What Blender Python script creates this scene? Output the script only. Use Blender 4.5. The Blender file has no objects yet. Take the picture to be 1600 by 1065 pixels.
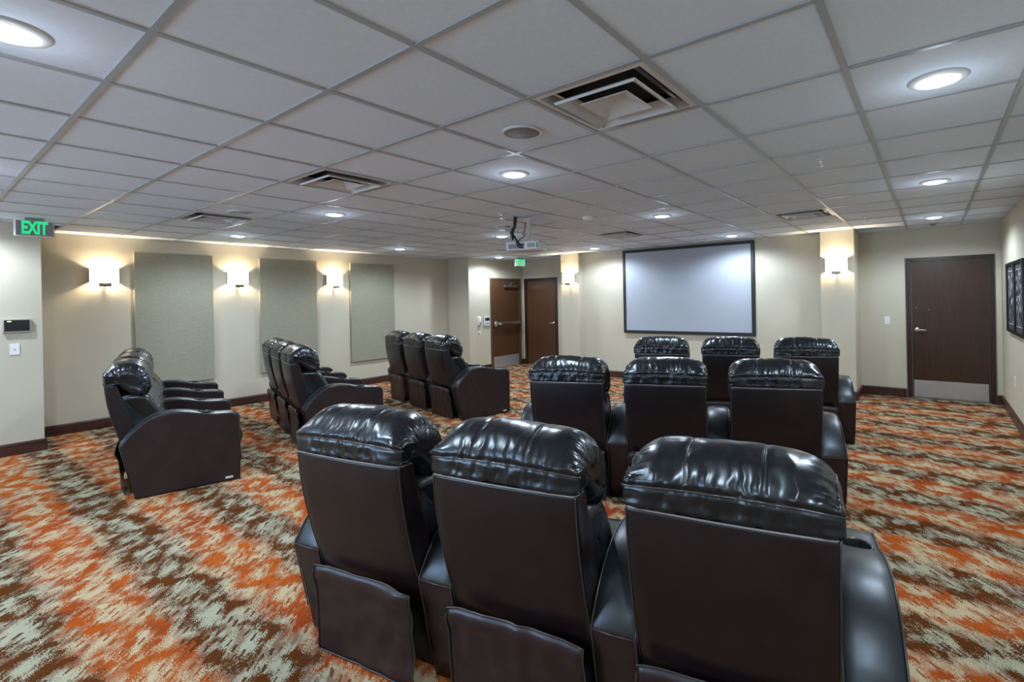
import bpy, bmesh, math, random
from mathutils import Vector, Matrix, noise

random.seed(7)
scene = bpy.context.scene
COL = scene.collection

# ------------------------------------------------------------------ camera
YAW, ROLL, EYE = math.radians(36.551), -0.01966, 1.533
cam_data = bpy.data.cameras.new('camera')
cam = bpy.data.objects.new('camera', cam_data)
COL.objects.link(cam)
F = Vector((-math.sin(YAW), math.cos(YAW), 0.0))
R0 = Vector((math.cos(YAW), math.sin(YAW), 0.0))
U0 = Vector((0, 0, 1))
cR, sR = math.cos(ROLL), math.sin(ROLL)
R = R0 * cR + U0 * sR
U = U0 * cR - R0 * sR
cam.matrix_world = Matrix(((R.x, U.x, -F.x, 0), (R.y, U.y, -F.y, 0), (R.z, U.z, -F.z, EYE), (0, 0, 0, 1)))
cam_data.sensor_width = 36.0
cam_data.lens = 17.454
cam_data.shift_x = -0.05054
cam_data.shift_y = -0.0406
cam_data.clip_start = 0.05
scene.camera = cam

# ------------------------------------------------------------------ world, exposure
world = bpy.data.worlds.new('world')
scene.world = world
world.use_nodes = True
world.node_tree.nodes['Background'].inputs[0].default_value = (0.75, 0.85, 1.0, 1)
world.node_tree.nodes['Background'].inputs[1].default_value = 0.02
scene.view_settings.view_transform = 'Standard'
scene.view_settings.look = 'None'
scene.view_settings.gamma = 1.0
scene.view_settings.use_curve_mapping = False
scene.view_settings.exposure = 0.72

DOWNLIGHT_W = 64.0       # each recessed downlight, downward beam
GLOW_W = 0.6             # sideways spill of its domed lens
DOWNLIGHT_RGB = (0.72, 0.86, 1.0)
SCONCE_W = 14.0           # each wall sconce
DAYLIGHT_FILL_W = 115.0       # bluish daylight through an added, unseen window behind the viewer
DAYLIGHT_FILL_RGB = (0.50, 0.72, 1.0)
SCONCE_RGB = (1.0, 0.80, 0.55)

# ------------------------------------------------------------------ materials
def new_mat(name):
    m = bpy.data.materials.new(name)
    m.use_nodes = True
    nt = m.node_tree
    return m, nt, nt.nodes['Principled BSDF']

def noise_tex(nt, scale, detail=4.0, rough=0.55, vec=None, dist=0.0):
    n = nt.nodes.new('ShaderNodeTexNoise')
    n.inputs['Scale'].default_value = scale
    n.inputs['Detail'].default_value = detail
    n.inputs['Roughness'].default_value = rough
    n.inputs['Distortion'].default_value = dist
    if vec is not None:
        nt.links.new(vec, n.inputs['Vector'])
    return n

def obj_coord(nt, scale=(1, 1, 1), rot=(0, 0, 0)):
    tc = nt.nodes.new('ShaderNodeTexCoord')
    mp = nt.nodes.new('ShaderNodeMapping')
    mp.inputs['Scale'].default_value = scale
    mp.inputs['Rotation'].default_value = rot
    nt.links.new(tc.outputs['Object'], mp.inputs['Vector'])
    return mp.outputs['Vector']

def bump(nt, bsdf, height, strength, dist=0.002):
    b = nt.nodes.new('ShaderNodeBump')
    b.inputs['Strength'].default_value = strength
    b.inputs['Distance'].default_value = dist
    nt.links.new(height, b.inputs['Height'])
    nt.links.new(b.outputs['Normal'], bsdf.inputs['Normal'])

def ramp(nt, fac, stops):
    r = nt.nodes.new('ShaderNodeValToRGB')
    e = r.color_ramp.elements
    while len(e) < len(stops):
        e.new(0.5)
    for i, (p, c) in enumerate(stops):
        e[i].position = p
        e[i].color = (*c, 1)
    nt.links.new(fac, r.inputs['Fac'])
    return r.outputs['Color']

def mat_plain(name, rgb, rough=0.5, metal=0.0, var=0.06, nscale=6.0, bstr=0.0, bscale=200.0, spec=0.5, coat=0.0):
    m, nt, b = new_mat(name)
    v = obj_coord(nt)
    n = noise_tex(nt, nscale, 4, 0.6, v)
    lo = tuple(c * (1 - var) for c in rgb)
    hi = tuple(min(1, c * (1 + var)) for c in rgb)
    nt.links.new(ramp(nt, n.outputs['Fac'], [(0.3, lo), (0.7, hi)]), b.inputs['Base Color'])
    b.inputs['Roughness'].default_value = rough
    b.inputs['Metallic'].default_value = metal
    b.inputs['Specular IOR Level'].default_value = spec
    b.inputs['Coat Weight'].default_value = coat
    if bstr > 0:
        bump(nt, b, noise_tex(nt, bscale, 3, 0.6, v).outputs['Fac'], bstr)
    return m

def mat_emit(name, rgb, strength, base=(0.8, 0.8, 0.8)):
    m, nt, b = new_mat(name)
    b.inputs['Base Color'].default_value = (*base, 1)
    b.inputs['Emission Color'].default_value = (*rgb, 1)
    b.inputs['Emission Strength'].default_value = strength
    return m

def mat_leather(name, rgb, rough, spec=0.5, grain=0.28):
    m, nt, b = new_mat(name)
    b.inputs['Specular IOR Level'].default_value = spec
    b.inputs['Specular Tint'].default_value = (0.84, 0.93, 1.0, 1)  # bluish sheen put into the highlight colour
    v = obj_coord(nt)
    n = noise_tex(nt, 9.0, 5, 0.6, v)
    nt.links.new(ramp(nt, n.outputs['Fac'], [(0.3, tuple(c * 0.75 for c in rgb)), (0.72, tuple(c * 1.35 for c in rgb))]), b.inputs['Base Color'])
    rr = nt.nodes.new('ShaderNodeMapRange')
    rr.inputs['To Min'].default_value = rough - 0.06
    rr.inputs['To Max'].default_value = rough + 0.10
    nt.links.new(noise_tex(nt, 14.0, 5, 0.65, v).outputs['Fac'], rr.inputs['Value'])
    nt.links.new(rr.outputs['Result'], b.inputs['Roughness'])
    vo = nt.nodes.new('ShaderNodeTexVoronoi')
    vo.inputs['Scale'].default_value = 420.0
    nt.links.new(v, vo.inputs['Vector'])
    n2 = noise_tex(nt, 22.0, 4, 0.6, v)
    mx = nt.nodes.new('ShaderNodeMath')
    mx.operation = 'MULTIPLY_ADD'
    mx.inputs[1].default_value = 0.12
    nt.links.new(vo.outputs['Distance'], mx.inputs[0])
    nt.links.new(n2.outputs['Fac'], mx.inputs[2])
    bump(nt, b, mx.outputs['Value'], grain, 0.004)
    return m

class Nx:
    """tiny helper for math node chains"""
    def __init__(self, nt):
        self.nt = nt
    def m(self, op, a, b=None, c=None, clamp=False):
        n = self.nt.nodes.new('ShaderNodeMath')
        n.operation = op
        n.use_clamp = clamp
        for i, x in enumerate((a, b, c)):
            if x is None:
                continue
            if isinstance(x, (int, float)):
                n.inputs[i].default_value = x
            else:
                self.nt.links.new(x, n.inputs[i])
        return n.outputs[0]
    def comb(self, x, y, z=0.0):
        n = self.nt.nodes.new('ShaderNodeCombineXYZ')
        for i, q in enumerate((x, y, z)):
            if isinstance(q, (int, float)):
                n.inputs[i].default_value = q
            else:
                self.nt.links.new(q, n.inputs[i])
        return n.outputs[0]
    def noise(self, vec, scale, detail=2.0, rough=0.5):
        return noise_tex(self.nt, scale, detail, rough, vec).outputs['Fac']
    def sstep(self, x, lo, hi):
        n = self.nt.nodes.new('ShaderNodeMapRange')
        n.interpolation_type = 'SMOOTHSTEP'
        n.inputs['From Min'].default_value = lo
        n.inputs['From Max'].default_value = hi
        self.nt.links.new(x, n.inputs['Value'])
        return n.outputs['Result']
    def mix(self, fac, a, b):
        n = self.nt.nodes.new('ShaderNodeMix')
        n.data_type = 'RGBA'
        if isinstance(fac, (int, float)):
            n.inputs[0].default_value = fac
        else:
            self.nt.links.new(fac, n.inputs[0])
        for i, q in ((6, a), (7, b)):
            if isinstance(q, tuple):
                n.inputs[i].default_value = (*q, 1)
            else:
                self.nt.links.new(q, n.inputs[i])
        return n.outputs[2]

def mat_carpet():
    m, nt, b = new_mat('carpet')
    N = Nx(nt)
    tc = nt.nodes.new('ShaderNodeTexCoord')
    sp = nt.nodes.new('ShaderNodeSeparateXYZ')
    nt.links.new(tc.outputs['Object'], sp.inputs[0])
    X, Y = sp.outputs[0], sp.outputs[1]
    # thread direction runs diagonally: a along the strokes, c across them
    a = N.m('MULTIPLY', N.m('SUBTRACT', X, Y), 0.7071)
    c = N.m('MULTIPLY', N.m('ADD', X, Y), 0.7071)
    av = N.comb(N.m('MULTIPLY', a, 15.0), N.m('MULTIPLY', c, 48.0))
    jag = N.m('SUBTRACT', N.noise(av, 1.0, 2, 0.6), 0.5)
    av2 = N.comb(N.m('MULTIPLY', a, 3.0), N.m('MULTIPLY', c, 5.0), 4.0)
    slow = N.m('SUBTRACT', N.noise(av2, 1.0, 2, 0.5), 0.5)
    xw = N.m('ADD', X, N.m('ADD', N.m('MULTIPLY', jag, 0.24), N.m('MULTIPLY', slow, 0.42)))
    yw = N.m('ADD', Y, N.m('ADD', N.m('MULTIPLY', jag, -0.20), N.m('MULTIPLY', slow, 0.16)))
    speck = N.m('SUBTRACT', N.noise(N.comb(N.m('MULTIPLY', X, 170.0), N.m('MULTIPLY', Y, 170.0)), 1.0, 1, 0.5), 0.5)
    mott = N.m('SUBTRACT', N.noise(N.comb(X, Y, 9.0), 7.0, 2, 0.5), 0.5)

    def motif(y0, x0, seed):
        v = N.m('SUBTRACT', N.m('FRACT', N.m('ADD', N.m('DIVIDE', N.m('SUBTRACT', yw, y0), 0.6), 100.5)), 0.5)
        row = N.m('FLOOR', N.m('ADD', N.m('DIVIDE', N.m('SUBTRACT', yw, y0), 0.6), 100.5))
        ph = N.m('FRACT', N.m('MULTIPLY', row, 0.37))
        u = N.m('SUBTRACT', N.m('FRACT', N.m('ADD', N.m('ADD', N.m('DIVIDE', N.m('SUBTRACT', xw, x0), 0.36), 200.5), ph)), 0.5)
        du = N.m('DIVIDE', N.m('MULTIPLY', u, 0.36), 0.190)
        dv = N.m('DIVIDE', N.m('MULTIPLY', v, 0.6), 0.130)
        # leaf shape leaning along the strokes
        dv = N.m('ADD', dv, N.m('MULTIPLY', du, 0.35))
        r = N.m('SQRT', N.m('ADD', N.m('MULTIPLY', du, du), N.m('MULTIPLY', dv, dv)))
        rn = N.m('ADD', r, N.m('MULTIPLY', speck, 0.7))
        rn = N.m('ADD', rn, N.m('ADD', N.m('MULTIPLY', mott, 1.9), N.m('MULTIPLY', jag, 0.9)))
        outer = N.m('SUBTRACT', 1.0, N.sstep(rn, 0.86, 0.96))
        eye = N.m('SUBTRACT', 1.0, N.sstep(N.m('ADD', N.m('ADD', r, N.m('MULTIPLY', speck, 1.5)), N.m('MULTIPLY', mott, -1.2)), 0.44, 0.56))
        return N.m('MULTIPLY', outer, N.m('SUBTRACT', 1.0, N.m('MULTIPLY', eye, 0.97))), v, N.m('ADD', r, N.m('MULTIPLY', eye, 2.0))
    om, ov, orad = motif(0.03, 0.02, 1)
    bm, bv, brad = motif(0.33, 0.13, 2)
    # ground: sage blue grey near the brown rows, cream near the orange rows
    g1 = N.noise(N.comb(X, Y, 3.0), 2.1, 3, 0.5)
    bandm = N.sstep(N.m('ADD', N.m('ABSOLUTE', ov), N.m('MULTIPLY', N.m('SUBTRACT', g1, 0.5), 0.5)), 0.15, 0.36)
    ground = N.mix(bandm, CREAM, SAGE)
    ground = N.mix(N.sstep(speck, 0.05, 0.22), ground, (0.44, 0.38, 0.27))
    # pinkish rust speckle around the motifs
    halo = N.m('MULTIPLY', N.m('SUBTRACT', 1.0, N.sstep(N.m('ADD', N.m('ADD', orad, N.m('MULTIPLY', speck, 2.6)), N.m('MULTIPLY', mott, 2.4)), 0.95, 1.25)), 0.85)
    col = N.mix(halo, ground, (0.27, 0.075, 0.028))
    halo2 = N.m('MULTIPLY', N.m('SUBTRACT', 1.0, N.sstep(N.m('ADD', N.m('ADD', brad, N.m('MULTIPLY', speck, 2.6)), N.m('MULTIPLY', mott, 2.4)), 0.95, 1.25)), 0.85)
    col = N.mix(halo2, col, (0.115, 0.040, 0.021))
    # loose rust red flecks scattered over the light ground, combed along the strokes
    fl = N.noise(N.comb(N.m('MULTIPLY', a, 5.0), N.m('MULTIPLY', c, 16.0), 7.0), 1.0, 3, 0.6)
    fleck = N.m('MULTIPLY', N.sstep(N.m('ADD', fl, N.m('MULTIPLY', speck, 0.55)), 0.53, 0.60), 0.72)
    col = N.mix(fleck, col, N.mix(bandm, (0.26, 0.066, 0.026), (0.125, 0.042, 0.022)))
    orange = N.mix(N.sstep(g1, 0.35, 0.65), ORANGE, RUST)
    col = N.mix(om, col, orange)
    col = N.mix(bm, col, N.mix(N.sstep(mott, -0.1, 0.2), BROWN, DARKBROWN))
    # small dark strokes scattered in staggered diagonal lines
    cw = N.m('DIVIDE', N.m('ADD', c, N.m('ADD', N.m('MULTIPLY', slow, 0.07), N.m('MULTIPLY', jag, 0.02))), 0.043)
    crow = N.m('FLOOR', cw)
    cf = N.m('FRACT', cw)
    off = N.m('FRACT', N.m('MULTIPLY', crow, 0.618))
    aw = N.m('ADD', N.m('DIVIDE', N.m('ADD', a, N.m('MULTIPLY', jag, 0.03)), 0.105), off)
    af = N.m('FRACT', aw)
    wn = nt.nodes.new('ShaderNodeTexWhiteNoise')
    wn.noise_dimensions = '2D'
    nt.links.new(N.comb(N.m('FLOOR', aw), crow), wn.inputs['Vector'])
    stroke = N.m('MULTIPLY', N.m('LESS_THAN', N.m('ADD', af, N.m('MULTIPLY', speck, 0.3)), 0.45), N.m('LESS_THAN', N.m('ADD', cf, N.m('MULTIPLY', speck, 0.35)), 0.27))
    stroke = N.m('MULTIPLY', stroke, N.m('GREATER_THAN', wn.outputs['Value'], 0.30))
    col = N.mix(N.m('MULTIPLY', stroke, 0.95), col, N.mix(bandm, (0.20, 0.055, 0.016), (0.050, 0.026, 0.013)))
    # loop pile: fine light and dark threads
    pile = N.noise(N.comb(N.m('MULTIPLY', X, 330.0), N.m('MULTIPLY', Y, 330.0), 2.0), 1.0, 2, 0.7)
    hs = nt.nodes.new('ShaderNodeHueSaturation')
    hs.inputs['Saturation'].default_value = 1.0
    nt.links.new(N.m('ADD', 0.32, N.m('MULTIPLY', pile, 1.5)), hs.inputs['Value'])
    nt.links.new(col, hs.inputs['Color'])
    col = hs.outputs['Color']
    nt.links.new(col, b.inputs['Base Color'])
    b.inputs['Roughness'].default_value = 0.95
    b.inputs['Specular IOR Level'].default_value = 0.02
    bump(nt, b, pile, 0.5, 0.004)
    return m

CREAM = (0.38, 0.305, 0.180)
SAGE = (0.285, 0.275, 0.190)
ORANGE = (0.315, 0.066, 0.009)
RUST = (0.215, 0.036, 0.009)
BROWN = (0.078, 0.023, 0.0055)
DARKBROWN = (0.032, 0.011, 0.0045)

def mat_wood(name, dark, light, scale=3.0, rough=0.4, axis=2):
    m, nt, b = new_mat(name)
    sc = [14.0, 14.0, 14.0]
    sc[axis] = 0.9
    v = obj_coord(nt, tuple(sc))
    n = noise_tex(nt, scale, 6, 0.62, v, 0.6)
    nt.links.new(ramp(nt, n.outputs['Fac'], [(0.3, dark), (0.7, light)]), b.inputs['Base Color'])
    b.inputs['Roughness'].default_value = rough
    bump(nt, b, n.outputs['Fac'], 0.08, 0.001)
    return m

def mat_fabric(name, rgb):
    m, nt, b = new_mat(name)
    v = obj_coord(nt, (1, 7, 120))
    n = noise_tex(nt, 1.0, 4, 0.65, v)
    v2 = obj_coord(nt, (1, 26, 170))
    n2 = noise_tex(nt, 1.0, 3, 0.6, v2)
    N = Nx(nt)
    f = N.m('MULTIPLY_ADD', n2.outputs['Fac'], 0.5, N.m('MULTIPLY', n.outputs['Fac'], 0.5))
    nt.links.new(ramp(nt, f, [(0.33, tuple(c * 0.62 for c in rgb)), (0.44, tuple(c * 0.95 for c in rgb)), (0.56, rgb), (0.68, tuple(c * 1.55 for c in rgb))]), b.inputs['Base Color'])
    b.inputs['Roughness'].default_value = 0.85
    b.inputs['Specular IOR Level'].default_value = 0.2
    bump(nt, b, f, 0.5, 0.003)
    return m

def mat_photo_print(name, seed):
    m, nt, b = new_mat(name)
    v = obj_coord(nt, (1, 3.2, 1.5))
    n = noise_tex(nt, 2.3 + seed, 7, 0.62, v, 1.6)
    vo = nt.nodes.new('ShaderNodeTexVoronoi')
    vo.inputs['Scale'].default_value = 9.0 + seed * 2
    nt.links.new(v, vo.inputs['Vector'])
    N = Nx(nt)
    f = N.m('MULTIPLY_ADD', vo.outputs['Distance'], 0.35, N.m('MULTIPLY', n.outputs['Fac'], 0.75))
    nt.links.new(ramp(nt, f, [(0.40, (0.012, 0.012, 0.016)), (0.52, (0.09, 0.09, 0.11)), (0.60, (0.42, 0.42, 0.46)), (0.70, (0.7, 0.7, 0.74))]), b.inputs['Base Color'])
    b.inputs['Roughness'].default_value = 0.12
    return m

M = {}
M['carpet'] = mat_carpet()
M['wall'] = mat_plain('beige_wall_paint', (0.505, 0.462, 0.362), 0.62, var=0.02, nscale=2.0, bstr=0.08, bscale=160, spec=0.35)
M['tile'] = mat_plain('mineral_ceiling_tile', (0.69, 0.765, 0.875), 0.85, var=0.03, nscale=40, bstr=0.25, bscale=260, spec=0.2)
M['tee'] = mat_plain('painted_ceiling_tee', (0.37, 0.40, 0.44), 0.36, var=0.02)
M['slab'] = mat_plain('plenum_slab', (0.2, 0.2, 0.2), 0.9)
M['base'] = mat_wood('dark_mahogany_baseboard', (0.018, 0.008, 0.006), (0.085, 0.030, 0.020), 2.0, 0.32, axis=1)
M['door'] = mat_wood('dark_walnut_door', (0.030, 0.0125, 0.0065), (0.048, 0.0215, 0.0115), 2.0, 0.30, axis=2)
M['frame'] = mat_wood('espresso_door_frame', (0.020, 0.009, 0.006), (0.040, 0.019, 0.012), 2.0, 0.35, axis=2)
M['door_brown'] = mat_wood('reddish_brown_door', (0.060, 0.026, 0.012), (0.095, 0.042, 0.020), 2.0, 0.30, axis=2)
M['frame_brown'] = mat_plain('brown_painted_door_frame', (0.085, 0.045, 0.025), 0.35, var=0.1)
M['steel'] = mat_plain('brushed_steel', (0.66, 0.66, 0.67), 0.28, 1.0, var=0.08, nscale=20)
M['chrome'] = mat_plain('polished_chrome', (0.75, 0.74, 0.72), 0.16, 1.0, var=0.03)
M['kick'] = mat_plain('satin_kick_plate', (0.48, 0.49, 0.50), 0.26, 0.6, var=0.04, nscale=3)
M['nickel'] = mat_plain('satin_nickel', (0.30, 0.27, 0.23), 0.35, 1.0, var=0.1)
M['fabric'] = mat_fabric('olive_grey_acoustic_fabric', (0.29, 0.275, 0.205))
M['fabric_edge'] = mat_plain('panel_edge_fabric', (0.20, 0.185, 0.13), 0.85)
M['screen'] = mat_plain('grey_projection_screen', (0.37, 0.395, 0.455), 0.48, var=0.01, spec=0.4)
M['screen_frame'] = mat_plain('black_velvet_screen_frame', (0.008, 0.008, 0.009), 0.6)
M['leather'] = mat_leather('black_cushion_leather', (0.0042, 0.0046, 0.0058), 0.27, 0.55, 0.09)
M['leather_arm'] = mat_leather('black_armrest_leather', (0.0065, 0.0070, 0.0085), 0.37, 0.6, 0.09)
M['leather_back'] = mat_leather('espresso_back_leather', (0.0085, 0.0048, 0.0056), 0.34, 0.42, 0.10)
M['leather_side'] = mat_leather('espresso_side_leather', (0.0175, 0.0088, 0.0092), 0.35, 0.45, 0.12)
M['piping'] = mat_plain('black_leather_piping', (0.030, 0.027, 0.026), 0.30, var=0.1)
M['seam'] = mat_plain('edge_highlight_piping', (0.13, 0.122, 0.12), 0.35, var=0.1)  # bright edge line of the top seam, painted into the piping colour
M['dark'] = mat_plain('black_steel_mechanism', (0.012, 0.012, 0.012), 0.5, 0.0)
M['blackplastic'] = mat_plain('black_plastic', (0.010, 0.010, 0.011), 0.18)
M['blackhole'] = mat_plain('dark_duct', (0.010, 0.010, 0.011), 0.8)
M['white'] = mat_plain('white_plastic', (0.72, 0.72, 0.70), 0.35, var=0.02)
M['offwhite'] = mat_plain('white_enamel', (0.60, 0.60, 0.61), 0.38, var=0.03)
M['grey'] = mat_plain('grey_plastic', (0.20, 0.20, 0.20), 0.45)
M['lens'] = mat_emit('lit_downlight_lens', (0.93, 0.97, 1.0), 12.0)
M['shade'] = mat_emit('lit_white_sconce_shade', (1.0, 0.93, 0.80), 2.6)
M['green'] = mat_emit('lit_green_lettering', (0.01, 0.60, 0.20), 0.62, (0.02, 0.3, 0.1))
M['signface'] = mat_plain('grey_sign_face', (0.20, 0.20, 0.21), 0.35)
M['signface_green'] = mat_emit('lit_pale_green_sign_face', (0.30, 0.85, 0.55), 0.35, (0.5, 0.6, 0.55))
M['lcd'] = mat_plain('dark_display_glass', (0.012, 0.013, 0.015), 0.10)
M['led'] = mat_emit('lit_yellow_indicator', (0.8, 0.85, 0.1), 1.5)
M['pictureframe'] = mat_plain('black_picture_frame', (0.006, 0.006, 0.007), 0.22)
M['mat_board'] = mat_plain('dark_mat_board', (0.05, 0.05, 0.055), 0.5)
M['print1'] = mat_photo_print('monochrome_print_a', 0.0)
M['print2'] = mat_photo_print('monochrome_print_b', 1.2)
M['cable'] = mat_plain('black_cable', (0.008, 0.008, 0.008), 0.4)
M['tag'] = mat_plain('white_cloth_tag', (0.55, 0.53, 0.50), 0.7)
M['speaker'] = mat_plain('grey_speaker_grille', (0.17, 0.175, 0.19), 0.5)

# ------------------------------------------------------------------ mesh helpers
def mesh_obj(name, verts, faces, mat, parent=None, smooth=False):
    me = bpy.data.meshes.new(name)
    me.from_pydata([tuple(v) for v in verts], [], faces)
    me.materials.append(mat)
    if smooth:
        me.polygons.foreach_set('use_smooth', [True] * len(me.polygons))
    me.update()
    o = bpy.data.objects.new(name, me)
    COL.objects.link(o)
    if parent is not None:
        o.parent = parent
    return o

def bm_obj(name, bm, mat, parent=None, smooth=False):
    bmesh.ops.recalc_face_normals(bm, faces=bm.faces[:])
    me = bpy.data.meshes.new(name)
    bm.to_mesh(me)
    bm.free()
    me.materials.append(mat)
    if smooth:
        me.polygons.foreach_set('use_smooth', [True] * len(me.polygons))
    o = bpy.data.objects.new(name, me)
    COL.objects.link(o)
    if parent is not None:
        o.parent = parent
    return o

def add_box(bm, lo, hi, bevel=0.0, seg=2):
    r = bmesh.ops.create_cube(bm, size=1.0)
    c = [(lo[i] + hi[i]) / 2 for i in range(3)]
    s = [hi[i] - lo[i] for i in range(3)]
    for v in r['verts']:
        v.co = Vector((c[0] + v.co.x * s[0], c[1] + v.co.y * s[1], c[2] + v.co.z * s[2]))
    if bevel > 0:
        es = list({e for v in r['verts'] for e in v.link_edges})
        bmesh.ops.bevel(bm, geom=es, offset=bevel, segments=seg, affect='EDGES', profile=0.6)

def box(name, lo, hi, mat, parent=None, bevel=0.0, smooth=False):
    bm = bmesh.new()
    add_box(bm, lo, hi, bevel)
    return bm_obj(name, bm, mat, parent, smooth)

def add_lathe(bm, prof, n=24, centre=(0, 0, 0), axis='z', cap=True):
    """prof: list of (radius, height)"""
    def put(r, h, a):
        x, y = r * math.cos(a), r * math.sin(a)
        if axis == 'z':
            p = (x, y, h)
        elif axis == 'x':
            p = (h, x, y)
        else:
            p = (x, h, y)
        return bm.verts.new((p[0] + centre[0], p[1] + centre[1], p[2] + centre[2]))
    rings = [[put(max(r, 1e-4), h, 2 * math.pi * k / n) for k in range(n)] for r, h in prof]
    for a, b in zip(rings, rings[1:]):
        for k in range(n):
            bm.faces.new((a[k], a[(k + 1) % n], b[(k + 1) % n], b[k]))
    if cap:
        bm.faces.new(rings[0][::-1])
        bm.faces.new(rings[-1])

def lathe(name, prof, mat, parent=None, n=24, centre=(0, 0, 0), axis='z', cap=True, smooth=True):
    bm = bmesh.new()
    add_lathe(bm, prof, n, centre, axis, cap)
    return bm_obj(name, bm, mat, parent, smooth)

def tube_data(path, rad, n=8, closed=False):
    verts, faces = [], []
    m = len(path)
    path = [Vector(p) for p in path]
    for i, p in enumerate(path):
        if closed:
            t = path[(i + 1) % m] - path[i - 1]
        else:
            t = path[min(i + 1, m - 1)] - path[max(i - 1, 0)]
        t = t.normalized() if t.length > 0 else Vector((0, 0, 1))
        ref = Vector((0, 0, 1)) if abs(t.z) < 0.9 else Vector((1, 0, 0))
        a = t.cross(ref).normalized()
        b = t.cross(a)
        for k in range(n):
            an = 2 * math.pi * k / n
            verts.append(p + (a * math.cos(an) + b * math.sin(an)) * rad)
    for i in range(m if closed else m - 1):
        j = (i + 1) % m
        for k in range(n):
            faces.append((i * n + k, i * n + (k + 1) % n, j * n + (k + 1) % n, j * n + k))
    if not closed:
        faces.append(tuple(range(n))[::-1])
        faces.append(tuple((m - 1) * n + k for k in range(n)))
    return verts, faces

def tube(name, path, rad, mat, parent=None, n=8):
    v, f = tube_data(path, rad, n)
    return mesh_obj(name, v, f, mat, parent, True)

def empty(name, loc=(0, 0, 0), rz=0.0, parent=None):
    o = bpy.data.objects.new(name, None)
    o.empty_display_size = 0.1
    COL.objects.link(o)
    o.location = loc
    o.rotation_euler = (0, 0, rz)
    if parent is not None:
        o.parent = parent
    return o

def tag(o, label, cat=None, group=None, kind=None):
    if label:
        o['label'] = label
    if cat:
        o['category'] = cat
    if group:
        o['group'] = group
    if kind:
        o['kind'] = kind
    return o

def dup_tree(o, parent=None):
    c = o.copy()
    COL.objects.link(c)
    if parent is not None:
        c.parent = parent
    for ch in o.children:
        dup_tree(ch, c)
    return c

# ------------------------------------------------------------------ the room
CEIL = 2.4646
XL, XJ, XR = -8.58, -7.83, 0.752          # left wall, near left wall, right wall
YB, YJ = -3.4, 0.965                      # back wall, end of the near left wall
YS, YP, YD = 8.34, 8.215, 8.865            # screen wall, pillar fronts, door wall
YRET, XE, YA = 7.30, -7.93, 9.05           # return wall, exit wall, alcove wall
PL0, PL1, PR0, PR1 = -6.15, -5.705, -1.325, -0.888

def structure(o, label=None):
    o['kind'] = 'structure'
    if label:
        o['label'] = label
    return o

T = 0.12
floor = mesh_obj('floor', [(-9, -3.7, 0), (1.2, -3.7, 0), (1.2, 9.4, 0), (-9, 9.4, 0), (-9, -3.7, -0.1), (1.2, -3.7, -0.1), (1.2, 9.4, -0.1), (-9, 9.4, -0.1)],
                 [(0, 1, 2, 3), (7, 6, 5, 4), (0, 4, 5, 1), (1, 5, 6, 2), (2, 6, 7, 3), (3, 7, 4, 0)], M['carpet'])
structure(floor, 'carpeted floor patterned in orange, brown, cream and sage grey')

def wall(name, lo, hi, label):
    return structure(box(name, (lo[0], lo[1], 0.0), (hi[0], hi[1], CEIL + 0.06), M['wall']), label)

wall('wall_left', (XL - T, YJ - T, 0), (XL, YRET, 0), 'beige wall carrying three fabric panels and three sconces')
wall('wall_near_left', (XJ - T, YB, 0), (XJ, YJ, 0), 'beige near wall with the black control panel')
wall('wall_jog', (XL, YJ - T, 0), (XJ - T, YJ, 0), 'short return of the beige wall beyond the near left wall')
wall('wall_return', (XL - T, YRET, 0), (XE, YRET + T, 0), 'narrow beige return wall before the exit door')
wall('wall_exit', (XE - T, YRET + T, 0), (XE, YA + T, 0), 'beige wall holding the exit door with the push bar')
wall('wall_alcove', (XE, YA, 0), (PL1, YA + T, 0), 'beige back wall of the alcove behind the closet door')
wall('wall_front', (PL1, YS, 0), (PR0, YS + T, 0), 'beige wall behind the projection screen')
wall('wall_door', (PR1 - 0.02, YD, 0), (XR, YD + T, 0), 'beige wall around the dark door on the right')
wall('wall_right', (XR, YB, 0), (XR + T, YD + T, 0), 'beige right wall with the framed pictures')
WX0, WX1, WZ0, WZ1 = -5.6, -2.6, 0.85, 2.2
bm = bmesh.new()
for lo, hi in (((XJ - T, YB - T, 0), (WX0, YB, CEIL + 0.06)), ((WX1, YB - T, 0), (XR + T, YB, CEIL + 0.06)),
               ((WX0, YB - T, 0), (WX1, YB, WZ0)), ((WX0, YB - T, WZ1), (WX1, YB, CEIL + 0.06))):
    add_box(bm, lo, hi)
structure(bm_obj('wall_back', bm, M['wall']), 'beige wall with an added, unseen window behind the viewer')
win = structure(empty('added_window_1', ((WX0 + WX1) / 2, YB - T / 2, WZ0)), 'wide added window, unseen behind the viewer')  # unseen window, added to bring cool light onto ceiling and seat backs
ww, wh = (WX1 - WX0) / 2, WZ1 - WZ0
for lo, hi in (((-ww, -0.04, 0), (ww, 0.04, 0.05)), ((-ww, -0.04, wh - 0.05), (ww, 0.04, wh)), ((-ww, -0.04, 0.05), (-ww + 0.05, 0.04, wh - 0.05)),
               ((ww - 0.05, -0.04, 0.05), (ww, 0.04, wh - 0.05)), ((-0.025, -0.04, 0.05), (0.025, 0.04, wh - 0.05))):
    box('added_window_frame', lo, hi, M['white'], win)
L = bpy.data.lights.new('daylight_fill', 'AREA')  # area lamp added at that window as cool fill
L.shape = 'RECTANGLE'
L.size, L.size_y = WX1 - WX0 - 0.1, WZ1 - WZ0 - 0.1
L.energy = DAYLIGHT_FILL_W
L.color = DAYLIGHT_FILL_RGB
lo = bpy.data.objects.new('daylight_fill', L)
COL.objects.link(lo)
lo.location = ((WX0 + WX1) / 2, YB - T - 0.05, (WZ0 + WZ1) / 2)
lo.rotation_euler = (math.radians(90), 0, 0)
wall('wall_pillar_left', (PL0, YP, 0), (PL1, YA, 0), 'beige pillar between alcove and screen with one sconce')
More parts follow.
